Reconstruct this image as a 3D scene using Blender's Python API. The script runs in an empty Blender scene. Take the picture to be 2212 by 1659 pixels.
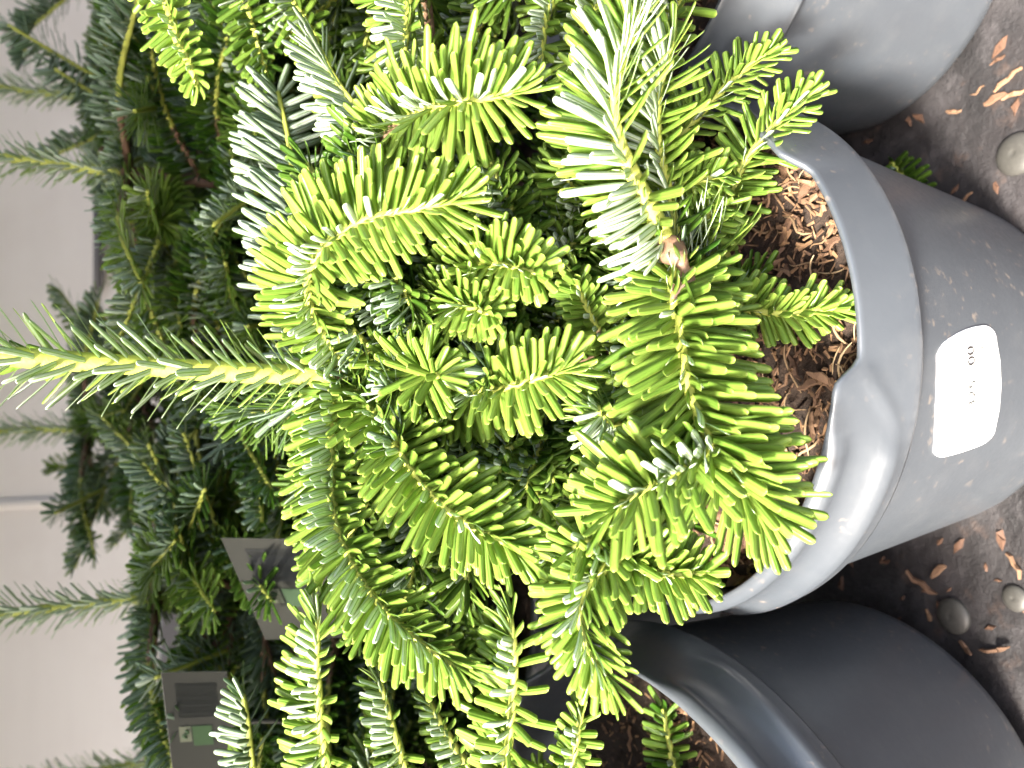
import bpy, math, random
import numpy as np
from mathutils import Vector, Matrix

SC = bpy.context.scene
COL = SC.collection
rng = np.random.default_rng(11)
random.seed(11)

# ------------------------------------------------------------------ camera
PITCH = math.radians(23)
CZ = 0.306                                   # camera height above the shelf
FPX, CX, CY = 1663.0, 1106.0, 829.5          # photograph measured at 2212 px
cp, sp = math.cos(PITCH), math.sin(PITCH)
FWD = np.array([0, cp, -sp]); UPV = np.array([0, sp, cp]); RGT = np.array([1.0, 0, 0])
CAM = np.array([0, 0, CZ])
cam = bpy.data.cameras.new('camera')
cam.sensor_width = 36.0
cam.lens = 36.0 * FPX / 2212.0
cam.clip_start = 0.01; cam.clip_end = 100
cam.dof.use_dof = True
cam.dof.focus_distance = 0.225
cam.dof.aperture_fstop = 13.0
cob = bpy.data.objects.new('camera', cam); COL.objects.link(cob)
R = Matrix((tuple(-UPV), tuple(RGT), tuple(-FWD))).transposed()   # held sideways: picture-left is up
cob.matrix_world = Matrix.Translation(Vector(CAM)) @ R.to_4x4()
SC.camera = cob

# ------------------------------------------------------------------ light
SUN = np.array([-0.52, -0.52, 0.72]); SUN = SUN / np.linalg.norm(SUN)
w = bpy.data.worlds.new('World'); SC.world = w; w.use_nodes = True
nt = w.node_tree; bg = nt.nodes['Background']
sky = nt.nodes.new('ShaderNodeTexSky'); sky.sky_type = 'NISHITA'; sky.sun_disc = False
sky.sun_elevation = math.asin(SUN[2]); sky.sun_rotation = math.atan2(SUN[0], SUN[1])
nt.links.new(sky.outputs[0], bg.inputs[0]); bg.inputs[1].default_value = 0.105
sky.air_density = 0.7; sky.dust_density = 5.0; sky.ozone_density = 0.4
sl = bpy.data.lights.new('sun', 'SUN'); sl.energy = 4.4; sl.angle = math.radians(10.0); sl.color = (1.0, 0.95, 0.86)
so = bpy.data.objects.new('sun', sl); COL.objects.link(so)
so.rotation_euler = Vector(tuple(-SUN)).to_track_quat('-Z', 'Y').to_euler()
vs = SC.view_settings
vs.view_transform = 'Standard'; vs.look = 'None'; vs.gamma = 1.0; vs.exposure = 2.60

# ------------------------------------------------------------------ helpers
def at(px, py, cm):
    """point seen at a place of the photograph, at a depth in centimetres"""
    d = cm * 0.01
    return CAM + d * (FWD + RGT * (CY - py) / FPX + UPV * (CX - px) / FPX)

def tagit(o, label=None, cat=None, group=None, kind=None):
    if label: o['label'] = label
    if cat: o['category'] = cat
    if group: o['group'] = group
    if kind: o['kind'] = kind
    return o

def empty(name, loc, rot=(0, 0, 0)):
    o = bpy.data.objects.new(name, None); COL.objects.link(o)
    o.empty_display_size = 0.02
    o.location = tuple(loc)
    if len(rot) == 4:      # spin about its own axis first, then lean
        from mathutils import Euler
        o.rotation_euler = (Euler(rot[:3]).to_matrix() @ Matrix.Rotation(rot[3], 3, 'Z')).to_euler()
    else: o.rotation_euler = rot
    return o

def link(name, me, parent=None, mats=()):
    for m in mats:
        if m.name not in [x.name for x in me.materials if x]: me.materials.append(m)
    o = bpy.data.objects.new(name, me); COL.objects.link(o)
    if parent is not None: o.parent = parent
    return o

def mesh(name, V, Fq, mats, fmat=None, uv=None, smooth=True, attrs=None):
    """V (n,3), Fq list of index arrays (all quads or all tris per array)"""
    me = bpy.data.meshes.new(name)
    V = np.asarray(V, np.float32)
    parts = [np.asarray(f, np.int32) for f in (Fq if isinstance(Fq, list) else [Fq])]
    me.vertices.add(len(V)); me.vertices.foreach_set('co', V.ravel())
    loops = np.concatenate([p.ravel() for p in parts])
    tot = np.concatenate([np.full(len(p), p.shape[1], np.int32) for p in parts])
    st = np.concatenate([[0], np.cumsum(tot)[:-1]]).astype(np.int32)
    me.loops.add(len(loops)); me.loops.foreach_set('vertex_index', loops)
    me.polygons.add(len(tot)); me.polygons.foreach_set('loop_start', st)
    if fmat is not None: me.polygons.foreach_set('material_index', np.asarray(fmat, np.int32))
    me.polygons.foreach_set('use_smooth', np.full(len(tot), smooth))
    if uv is not None:
        l = me.uv_layers.new(name='UVMap'); l.data.foreach_set('uv', np.asarray(uv, np.float32)[loops].ravel())
    for k, a in (attrs or {}).items():
        at_ = me.attributes.new(k, 'FLOAT', 'POINT'); at_.data.foreach_set('value', np.asarray(a, np.float32))
    for m in mats: me.materials.append(m)
    me.update(calc_edges=True)
    return me

def nrm(a):
    a = np.asarray(a, float)
    return a / np.maximum(np.linalg.norm(a, axis=-1, keepdims=True), 1e-9)

def spline(P, n):
    P = np.asarray(P, float)
    if len(P) == 2: P = np.array([P[0], (P[0] + P[1]) / 2, P[1]])
    E = np.vstack([2 * P[0] - P[1], P, 2 * P[-1] - P[-2]])
    out = []
    m = len(P) - 1
    per = max(3, int(np.ceil(n / m)))
    for i in range(m):
        a, b, c, d = E[i:i + 4]
        t = np.linspace(0, 1, per, endpoint=(i == m - 1))[:, None]
        out.append(0.5 * ((2 * b) + (c - a) * t + (2 * a - 5 * b + 4 * c - d) * t ** 2 + (3 * b - a - 3 * c + d) * t ** 3))
    return np.vstack(out)

def frames(C, hint):
    T = nrm(np.gradient(C, axis=0))
    N = hint - (T * hint).sum(-1, keepdims=True) * T
    bad = np.linalg.norm(N, axis=-1) < 1e-3
    N[bad] += np.array([0.3, 0.2, 0.9])
    N = nrm(N - (T * N).sum(-1, keepdims=True) * T)
    return T, N, np.cross(T, N)

def tube_data(C, rad, k=8, hint=np.array([0.1, 0.2, 1.0]), lump=0.0):
    T, N, B = frames(C, hint)
    a = np.linspace(0, 2 * np.pi, k, endpoint=False)
    rad = np.asarray(rad)[:, None] * np.ones(k)
    if lump: rad = rad * (1 + lump * rng.normal(size=rad.shape))
    V = C[:, None] + rad[..., None] * (np.cos(a)[None, :, None] * N[:, None] + np.sin(a)[None, :, None] * B[:, None])
    n = len(C)
    V = np.vstack([V.reshape(-1, 3), C[:1], C[-1:]])
    i = np.arange(n - 1)[:, None] * k; j = np.arange(k)[None]; j2 = (j + 1) % k
    Q = np.stack([i + j, i + j2, i + k + j2, i + k + j], -1).reshape(-1, 4)
    c0 = n * k
    T1 = np.stack([np.full(k, c0), (np.arange(k) + 1) % k, np.arange(k)], -1)
    T2 = np.stack([np.full(k, c0 + 1), (n - 1) * k + np.arange(k), (n - 1) * k + (np.arange(k) + 1) % k], -1)
    return V, Q, np.vstack([T1, T2])

# ------------------------------------------------------------------ materials
class M:
    """small node-graph helper"""
    def __init__(s, name):
        s.m = bpy.data.materials.new(name); s.m.use_nodes = True
        s.t = s.m.node_tree; s.p = s.t.nodes['Principled BSDF']; s.out = s.t.nodes['Material Output']
    def n(s, t, **k):
        nd = s.t.nodes.new(t)
        for a, b in k.items():
            if a.startswith('i_'):
                key = a[2:]; key = int(key) if key.isdigit() else key.replace('_', ' ')
                s.put(nd.inputs[key], b)
            else: setattr(nd, a, b)
        return nd
    def put(s, sock, v):
        if isinstance(v, bpy.types.NodeSocket): s.t.links.new(v, sock)
        elif isinstance(v, (tuple, list)) and len(v) == 3 and sock.type == 'RGBA': sock.default_value = (*v, 1)
        else: sock.default_value = v
    def noise(s, scale, detail=4, rough=0.6, coord=None):
        nd = s.n('ShaderNodeTexNoise'); nd.inputs['Scale'].default_value = scale
        nd.inputs['Detail'].default_value = detail; nd.inputs['Roughness'].default_value = rough
        s.t.links.new(coord or s.obj(), nd.inputs['Vector'])
        return nd.outputs['Fac']
    def obj(s):
        if not hasattr(s, '_o'): s._o = s.n('ShaderNodeTexCoord').outputs['Object']
        return s._o
    def mix(s, f, a, b):
        nd = s.n('ShaderNodeMix', data_type='RGBA')
        s.put(nd.inputs[0], f); s.put(nd.inputs[6], a); s.put(nd.inputs[7], b)
        return nd.outputs[2]
    def ramp(s, f, lo, hi, a=0.0, b=1.0):
        nd = s.n('ShaderNodeMapRange', clamp=True)
        s.put(nd.inputs[0], f)
        for q, v in zip((1, 2, 3, 4), (lo, hi, a, b)): nd.inputs[q].default_value = v
        return nd.outputs[0]
    def math(s, op, a, b=0.0, c=0.0):
        nd = s.n('ShaderNodeMath', operation=op)
        for q, v in zip((0, 1, 2), (a, b, c)): s.put(nd.inputs[q], v)
        return nd.outputs[0]
    def attr(s, name):
        return s.n('ShaderNodeAttribute', attribute_name=name).outputs['Fac']
    def bump(s, h, strength, dist):
        nd = s.n('ShaderNodeBump'); nd.inputs['Strength'].default_value = strength; nd.inputs['Distance'].default_value = dist
        s.put(nd.inputs['Height'], h); s.t.links.new(nd.outputs[0], s.p.inputs['Normal']); return nd.outputs[0]
    def set(s, **k):
        for a, b in k.items(): s.put(s.p.inputs[a.replace('_', ' ')], b)
        return s

def translucent(m, col, amt):
    tr = m.n('ShaderNodeBsdfTranslucent'); m.put(tr.inputs[0], col)
    mx = m.n('ShaderNodeMixShader'); mx.inputs[0].default_value = amt
    m.t.links.new(m.p.outputs[0], mx.inputs[1]); m.t.links.new(tr.outputs[0], mx.inputs[2])
    m.t.links.new(mx.outputs[0], m.out.inputs[0])

def needle_top():
    m = M('needle_upper_side')
    uv = m.n('ShaderNodeSeparateXYZ'); m.t.links.new(m.n('ShaderNodeUVMap').outputs[0], uv.inputs[0])
    age = m.attr('age'); rnd = m.attr('rnd')
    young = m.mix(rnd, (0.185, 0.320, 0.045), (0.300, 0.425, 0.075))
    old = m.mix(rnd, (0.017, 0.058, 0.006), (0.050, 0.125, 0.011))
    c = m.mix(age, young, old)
    e = m.math('ABSOLUTE', m.math('SUBTRACT', uv.outputs[0], 0.5))
    pale = m.mix(age, (0.54, 0.64, 0.12), (0.11, 0.20, 0.05))
    c = m.mix(m.ramp(e, 0.41, 0.49, 0, 0.85), c, pale)                 # pale margin
    c = m.mix(m.ramp(uv.outputs[1], 0.93, 1.0, 0, 0.6), c, pale)       # pale tip
    c = m.mix(m.ramp(uv.outputs[1], 0.16, 0.0, 0, 0.5), c, pale)       # pale foot
    m.set(Base_Color=c, Roughness=0.34, IOR=1.5)
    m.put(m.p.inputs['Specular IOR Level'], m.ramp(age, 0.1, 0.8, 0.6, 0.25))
    m.bump(m.ramp(e, 0.0, 0.14), 0.5, 0.0003)
    translucent(m, m.mix(0.5, c, (0.40, 0.62, 0.05)), 0.40)
    return m.m

def needle_bottom():
    m = M('needle_under_side')
    uv = m.n('ShaderNodeSeparateXYZ'); m.t.links.new(m.n('ShaderNodeUVMap').outputs[0], uv.inputs[0])
    age = m.attr('age'); rnd = m.attr('rnd')
    g = m.mix(age, (0.20, 0.33, 0.03), (0.045, 0.09, 0.035))
    e = m.math('ABSOLUTE', m.math('SUBTRACT', uv.outputs[0], 0.5))
    band = m.math('MULTIPLY', m.ramp(e, 0.03, 0.07), m.ramp(e, 0.46, 0.40))
    band = m.math('MULTIPLY', band, m.ramp(uv.outputs[1], 0.0, 0.15))
    white = m.mix(age, m.mix(rnd, (0.66, 0.76, 0.60), (0.80, 0.85, 0.78)), m.mix(rnd, (0.11, 0.20, 0.10), (0.30, 0.40, 0.32)))
    c = m.mix(m.math('MULTIPLY', band, 0.9), g, white)
    m.set(Base_Color=c, Roughness=0.42)
    translucent(m, m.mix(0.5, c, (0.36, 0.55, 0.03)), 0.22)
    return m.m

def stem_mat():
    m = M('twig_bark')
    age = m.attr('age')
    n = m.noise(900, 3)
    wood = m.mix(m.noise(350, 5), (0.075, 0.040, 0.022), (0.27, 0.16, 0.10))
    green = m.mix(n, (0.30, 0.36, 0.045), (0.42, 0.43, 0.09))
    c = m.mix(m.ramp(age, 0.45, 0.75), green, wood)
    m.set(Base_Color=c, Roughness=0.6); m.bump(m.noise(1200, 4), 0.35, 0.0006)
    return m.m

def plastic():
    m = M('grey_pot_plastic')
    n = m.noise(38, 5, 0.65)
    fine = m.noise(420, 3, 0.7)
    c = m.mix(n, (0.042, 0.048, 0.057), (0.063, 0.071, 0.081))
    dust = m.ramp(m.noise(260, 2, 0.5), 0.63, 0.72)
    patch = m.ramp(m.noise(18, 3), 0.44, 0.60)
    c = m.mix(m.math('MULTIPLY', dust, m.math('MULTIPLY', patch, 0.55)), c, (0.24, 0.19, 0.15))
    c = m.mix(m.math('MULTIPLY', m.ramp(m.noise(70, 6, .7), .5, .8), 0.22), c, (0.12, 0.12, 0.12))
    wear = m.math('MULTIPLY', m.attr('edge'), m.ramp(m.noise(120, 5, .7), 0.45, 0.7, 0.05, 0.55))
    c = m.mix(wear, c, (0.15, 0.15, 0.155))
    m.set(Base_Color=c, Roughness=m.ramp(fine, 0.2, 0.8, 0.28, 0.42))
    m.p.inputs['Specular IOR Level'].default_value = 0.95
    m.bump(m.noise(160, 4), 0.08, 0.001)
    return m.m

def soil_mat():
    m = M('peat_soil')
    c = m.mix(m.noise(220, 6, 0.7), (0.012, 0.008, 0.006), (0.085, 0.050, 0.031))
    c = m.mix(m.ramp(m.noise(520, 4), 0.6, 0.75), c, (0.16, 0.085, 0.05))
    m.set(Base_Color=c, Roughness=0.85); m.bump(m.noise(400, 6, 0.7), 0.9, 0.004)
    return m.m

def chip_mat(name, a, b):
    m = M(name)
    rn = m.n('ShaderNodeObjectInfo').outputs['Random']
    c = m.mix(rn, a, b)
    c = m.mix(m.ramp(m.noise(500, 4), 0.45, 0.8, 0, 0.6), c, tuple(x * 0.35 for x in a))
    m.set(Base_Color=c, Roughness=0.72); m.bump(m.noise(900, 3), 0.4, 0.0008)
    return m.m

def shred_mat():
    m = M('bark_shred_mix')
    c = m.mix(m.ramp(m.noise(230, 1), 0.3, 0.7), (0.045, 0.021, 0.012), (0.33, 0.19, 0.095))
    m.set(Base_Color=c, Roughness=0.8)
    return m.m

def shelf_mat():
    m = M('worn_plywood_coating')
    mp = m.n('ShaderNodeMapping'); mp.inputs['Scale'].default_value = (1, 3.2, 1); m.t.links.new(m.obj(), mp.inputs[0])
    n = m.noise(9, 8, 0.7, mp.outputs[0])
    c = m.mix(m.ramp(n, 0.32, 0.7), (0.007, 0.0063, 0.0066), (0.033, 0.029, 0.0295))
    c = m.mix(m.ramp(m.noise(26, 7, .75), 0.50, 0.75, 0, 0.75), c, (0.080, 0.073, 0.075))
    c = m.mix(m.ramp(m.noise(60, 5, .7), 0.58, 0.72, 0, 0.55), c, (0.085, 0.055, 0.042))
    m.set(Base_Color=c, Roughness=m.ramp(m.noise(40, 4), 0.3, 0.7, 0.38, 0.7))
    m.bump(m.noise(90, 7, .7), 0.5, 0.004)
    return m.m

def wall_mat():
    m = M('pale_wall_panel')
    mp = m.n('ShaderNodeMapping'); mp.inputs['Scale'].default_value = (3, 3, 40); m.t.links.new(m.obj(), mp.inputs[0])
    c = m.mix(m.noise(0.9, 6, 0.6, mp.outputs[0]), (0.78, 0.73, 0.67), (0.87, 0.82, 0.755))
    c = m.mix(m.ramp(m.noise(7, 4), 0.45, 0.75, 0, 0.35), c, (0.64, 0.56, 0.49))
    m.set(Base_Color=c, Roughness=0.5); m.bump(m.noise(30, 5, .6, mp.outputs[0]), 0.05, 0.01)
    return m.m

def plain(name, col, rough=0.5, metal=0.0, n=0.12, scale=200):
    m = M(name)
    c = m.mix(m.noise(scale, 4), tuple(x * (1 - n) for x in col), tuple(min(1, x * (1 + n)) for x in col))
    m.set(Base_Color=c, Roughness=rough, Metallic=metal)
    return m.m

MT = dict(top=needle_top(), bot=needle_bottom(), stem=stem_mat(), pot=plastic(), soil=soil_mat(),
          chip=chip_mat('bark_brown', (0.085, 0.041, 0.023), (0.27, 0.155, 0.085)),
          shred=shred_mat(), straw=chip_mat('pale_straw', (0.20, 0.115, 0.055), (0.42, 0.30, 0.17)),
          shelf=shelf_mat(), wall=wall_mat(),
          plinth=plain('dark_grey_board', (0.115, 0.11, 0.11), 0.6),
          roof=plain('pale_canopy', (0.42, 0.41, 0.40), 0.7),
          paper=plain('white_sticker_paper', (0.86, 0.86, 0.85), 0.45, 0, 0.02),
          ink=plain('brown_ink', (0.02, 0.015, 0.012), 0.7), greyink=plain('grey_ink', (0.07, 0.07, 0.066), 0.6),
          card=plain('grey_green_card', (0.036, 0.036, 0.028), 0.85, 0, 0.05), cardedge=plain('card_edge', (0.35, 0.35, 0.31), 0.4),
          dark=plain('dark_print', (0.014, 0.015, 0.013), 0.5), green=plain('green_print', (0.045, 0.085, 0.035), 0.5),
          pale=plain('pale_print', (0.14, 0.15, 0.10), 0.5),
          bolt=plain('galvanised_steel', (0.065, 0.062, 0.055), 0.5, 0.3, 0.35, 500),
          bud=plain('brown_bud', (0.22, 0.12, 0.06), 0.5))

# ------------------------------------------------------------------ setting
def box_mesh(name, x0, x1, y0, y1, z0, z1, mats, bev=0.0):
    V = np.array([(x, y, z) for x in (x0, x1) for y in (y0, y1) for z in (z0, z1)])
    Fq = np.array([(0, 1, 3, 2), (4, 6, 7, 5), (0, 4, 5, 1), (2, 3, 7, 6), (0, 2, 6, 4), (1, 5, 7, 3)])
    return mesh(name, V, Fq, mats, smooth=False)

shelf = link('shelf_board', box_mesh('shelf_board', -1.1, 1.1, -0.25, 1.0, -0.018, 0.0, [MT['shelf']]))
tagit(shelf, kind='structure')

def bolt_mesh():
    prof = [(0.0105, 0.0), (0.0108, 0.0012), (0.0100, 0.0024), (0.0082, 0.0036), (0.0055, 0.0045), (0.0026, 0.0049), (0.0011, 0.0047)]
    k = 24
    a = np.linspace(0, 2 * np.pi, k, endpoint=False)
    V = np.vstack([np.stack([r * np.cos(a), r * np.sin(a), np.full(k, z)], -1) for r, z in prof] + [[[0, 0, 0.0042]]])
    n = len(prof)
    i = np.arange(n - 1)[:, None] * k; j = np.arange(k)[None]; j2 = (j + 1) % k
    Q = np.stack([i + j, i + j2, i + k + j2, i + k + j], -1).reshape(-1, 4)
    T = np.stack([np.full(k, n * k), (n - 1) * k + np.arange(k), (n - 1) * k + (np.arange(k) + 1) % k], -1)
    return mesh('bolt', V, [Q, T], [MT['bolt']])

def ground_at(px, py, z=0.0):
    d = FWD + RGT * (CY - py) / FPX + UPV * (CX - px) / FPX
    return CAM + d * (z - CAM[2]) / d[2]

bm_ = bolt_mesh()
for px, py, s in ((2200, 333, 0.80), (2062, 1330, 0.72), (2195, 1292, 0.5)):
    o = link('bolt', bm_, shelf); o.location = tuple(ground_at(px, py)); o.scale = (s, s, s)

WY = 0.95
wall = empty('wall', (0, WY, 0)); tagit(wall, kind='structure')
PX = [-1.3, -0.72, -0.126, 0.47, 1.3]
for a, b in zip(PX[:-1], PX[1:]):
    me = box_mesh('wall_panel', a + 0.0015, b - 0.0015, 0.0, 0.02, 0.333, 1.6, [MT['wall']])
    link('wall_panel', me, wall)
for x in PX[1:-1]:                                   # rounded cover strip on each joint
    a = np.linspace(0, np.pi, 9)
    prof = np.stack([x + 0.006 * np.cos(a), -0.001 - 0.005 * np.sin(a)], -1)
    V = np.vstack([np.column_stack([prof, np.full(9, z)]) for z in (0.333, 1.6)])
    i = np.arange(8)
    link('cover_strip', mesh('cover_strip', V, np.stack([i, i + 1, i + 10, i + 9], -1), [MT['wall']]), wall)
link('base_board', box_mesh('base_board', -1.3, 1.3, -0.03, 0.02, -0.3, 0.330, [MT['plinth']]), wall)
V, Q, T_ = tube_data(np.array([[x_, -0.02, 0.392] for x_ in np.linspace(0.10, 0.27, 6)]), np.full(6, 0.0045), 10)
link('rail', mesh('rail', V, [Q, T_], [MT['plinth']]), wall)
upper = link('shade_board', box_mesh('shade_board', -1.9, 1.1, -0.06, 0.87, 0.80, 0.818, [MT['shelf']]))  # unseen board added overhead to keep sun and sky off the back rows
tagit(upper, kind='structure')

# ------------------------------------------------------------------ pots
def smooth01(x, a, b):
    t = np.clip((x - a) / (b - a), 0, 1); return t * t * (3 - 2 * t)

def pot_mesh():
    K = 240
    th = np.linspace(-180, 180, K, endpoint=False)          # 0 = towards the viewer, + = right
    low = smooth01(th, -7, -1.0) * (1 - smooth01(th, 36, 41))
    low2 = smooth01(th, 176 - 20, 176 - 16) + (1 - smooth01(th, -168, -164)) * (th < -150)
    low = np.clip(low + low2, 0, 1)
    top = 0.1405 - 0.0085 * low
    grip = smooth01(th, -12, -20) * (1 - smooth01(-th, 75, 85)) + smooth01(th, 50, 58) * (1 - smooth01(th, 130, 140))
    grip = np.clip(grip, 0, 1)
    rows = []
    def row(r, z): rows.append(np.stack([r * np.sin(np.radians(th)), -r * np.cos(np.radians(th)), z * np.ones(K)], -1))
    one = np.ones(K)
    row(0.0005 * one, 0.003); row(0.060 * one, 0.003); row(0.0635 * one, 0.0005); row(0.0700 * one, 0.0); row(0.0715 * one, 0.0015)
    for k in np.linspace(0.06, 1, 12): row((0.0715 + (0.0905 - 0.0715) * k) * one, 0.1095 * k)
    row(0.0912 * one, 0.1108); row(0.0944 * one, 0.1112); row(0.0956 * one, 0.1117); row(0.0960 * one, 0.1128)
    # lip with the moulded grips
    arch = np.exp(-((th + 6 + 0) / 3.0) ** 2)
    for k in np.linspace(0.08, 1, 13):
        z = 0.1128 + (top - 0.1128) * k
        r = 0.0960 - 0.0034 * k
        bulge = np.exp(-((z - 0.1195) / 0.0038) ** 2) * 0.0024 + np.exp(-((z - 0.1375) / 0.0030) ** 2) * 0.0024
        dent = -0.0005 * np.exp(-((z - 0.129) / 0.004) ** 2)
        r = r + grip * (bulge + dent)
        zc = 0.1315 - 0.0014 * np.clip(-4 - th, 0, 9)                 # arched ridge running down from the notch
        r = r + 0.0011 * np.exp(-((z - zc) / 0.0016) ** 2) * smooth01(th, -16, -11) * (1 - smooth01(th, -4, -2.5))
        row(r, z)
    row(0.0922 * one, top + 0.0004); row(0.0914 * one, top + 0.0005); row(0.0908 * one, top)
    for k in np.linspace(0.15, 1, 6): row((0.0905 - 0.004 * k) * one, top - (top - 0.108) * k)
    row(0.0700 * one, 0.006); row(0.0005 * one, 0.0055)
    V = np.vstack(rows); n = len(rows)
    i = np.arange(n - 1)[:, None] * K; j = np.arange(K)[None]; j2 = (j + 1) % K
    Q = np.stack([i + j, i + j2, i + K + j2, i + K + j], -1).reshape(-1, 4)
    ed = np.zeros((n, K)); ed[20:21] = 1.0; ed[34:37] = 0.25
    me = mesh('pot', V, Q, [MT['pot']], attrs=dict(edge=ed.ravel()))
    return me
POT = pot_mesh()

def soil_mesh(h=0.1195, seed=0):
    r_ = np.random.default_rng(seed)
    nr, K = 22, 72
    rr = np.linspace(0, 0.0878, nr); a = np.linspace(0, 2 * np.pi, K, endpoint=False)
    X = rr[:, None] * np.cos(a); Y = rr[:, None] * np.sin(a)
    Z = h + 0.006 * np.cos(rr / 0.0878 * 1.5)[:, None] * np.ones(K) + r_.normal(size=(nr, K)) * 0.0011
    Z += 0.002 * np.sin(X * 130 + seed) * np.cos(Y * 110)
    V = np.stack([X, Y, Z], -1).reshape(-1, 3)
    i = np.arange(nr - 1)[:, None] * K; j = np.arange(K)[None]; j2 = (j + 1) % K
    Q = np.stack([i + j, i + j2, i + K + j2, i + K + j], -1).reshape(-1, 4)
    return mesh('soil', V, Q, [MT['soil']])
SOIL = soil_mesh()

def chip_meshes():
    out = []
    for v in range(10):
        L, W, H = 1.0, rng.uniform(0.12, 0.40), rng.uniform(0.08, 0.2)
        n = 5; x = np.linspace(-0.5, 0.5, n)
        wdt = W * np.array([0.45, 0.9, 1.0, 0.85, 0.35]) * rng.uniform(0.75, 1.15, n)
        cz = rng.normal(size=n) * 0.05; cy = rng.normal(size=n) * 0.07
        V = []
        for q in range(n):
            for (sy, sz) in ((-1, -1), (1, -0.8), (0.85, 1), (-0.7, 0.8)):
                V.append((x[q] + rng.normal() * 0.03, cy[q] + sy * wdt[q] / 2, cz[q] + sz * H / 2 * rng.uniform(0.7, 1.2)))
        Q = [(q * 4 + s, q * 4 + (s + 1) % 4, q * 4 + 4 + (s + 1) % 4, q * 4 + 4 + s) for q in range(n - 1) for s in range(4)]
        Q += [(3, 2, 1, 0), ((n - 1) * 4, (n - 1) * 4 + 1, (n - 1) * 4 + 2, (n - 1) * 4 + 3)]
        out.append(mesh('bark_chip', np.array(V), np.array(Q), [MT['chip']], smooth=False))
    return out
CHIPS = chip_meshes()

def straw_meshes():
    out = []
    for v in range(6):
        n = 7; t = np.linspace(-0.5, 0.5, n)
        C = np.stack([t, 0.18 * np.sin(t * rng.uniform(2, 6) + rng.uniform(0, 6)), 0.10 * np.cos(t * rng.uniform(2, 5))], -1)
        V, Q, T = tube_data(C, np.array([0.5, 1, 1, 0.9, 1, 0.8, 0.4]) * rng.uniform(0.022, 0.05), 5)
        out.append(mesh('straw', V, [Q, T], [MT['straw']]))
    return out
STRAWS = straw_meshes()

def scatter_bits(soil_o, n_chip, n_straw, seed, bias=0.0, pts=None):
    r_ = np.random.default_rng(seed)
    for q in range(n_chip + n_straw):
        a = r_.uniform(-np.pi, np.pi)
        if r_.random() < bias: a = -np.pi / 2 + r_.uniform(-1.3, 1.3)
        r = 0.0855 * math.sqrt(r_.uniform(0.08, 1))
        z = 0.1195 + 0.006 * math.cos(r / 0.0878 * 1.5) + r_.uniform(0.0005, 0.004)
        st = q >= n_chip
        o = link('straw' if st else 'bark_chip', (STRAWS if st else CHIPS)[r_.integers(6 if st else 10)], soil_o)
        o.location = (r * math.cos(a), r * math.sin(a), z)
        o.rotation_euler = (r_.uniform(-0.7, 0.7), r_.uniform(-0.6, 0.6), r_.uniform(0, 6.28))
        s = r_.uniform(0.007, 0.016) if st else 0.0035 + 0.0080 * r_.random() ** 1.7
        o.scale = (s, s, s)

def shreds(soil_o, n, seed):
    r_ = np.random.default_rng(seed); V = []; Q = []
    for q in range(n):
        a = r_.uniform(-np.pi, np.pi); r = 0.087 * math.sqrt(r_.random())
        c = np.array([r * math.cos(a), r * math.sin(a), 0.1195 + 0.006 * math.cos(r / 0.0878 * 1.5) + r_.uniform(0, 0.0028)])
        d = nrm(r_.normal(size=3) * (1, 1, 0.45)); s = nrm(np.cross(d, r_.normal(size=3))); u = np.cross(d, s)
        L = r_.uniform(0.0016, 0.0055); W = r_.uniform(0.0003, 0.0010)
        b0 = len(V)
        for l, k in ((-0.5, 0.5), (0.5, 0.7)):
            for x, y in ((-1, -.5), (1, -.5), (1, .5), (-1, .5)): V.append(c + d * L * l + s * W * x * k + u * W * y * k)
        Q += [(b0 + i, b0 + (i + 1) % 4, b0 + 4 + (i + 1) % 4, b0 + 4 + i) for i in range(4)] + [(b0 + 3, b0 + 2, b0 + 1, b0), (b0 + 4, b0 + 5, b0 + 6, b0 + 7)]
    o = link('bark_shreds', mesh('bark_shreds', np.array(V), np.array(Q), [MT['shred']], smooth=False), soil_o); o['kind'] = 'stuff'

# ------------------------------------------------------------------ needles
NTPL = {}
def needle_template(nseg):
    """unit needle along +x: ring = left, top, right, bottom"""
    if nseg in NTPL: return NTPL[nseg]
    s = np.concatenate([np.linspace(0, 0.9, nseg), [0.965]])
    wd = np.interp(s, [0, 0.06, 0.16, 0.35, 0.86, 0.92, 0.965], [0.42, 0.5, 0.86, 1.0, 1.0, 0.93, 0.70])
    NTPL[nseg] = (s, wd)
    return NTPL[nseg]

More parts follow.
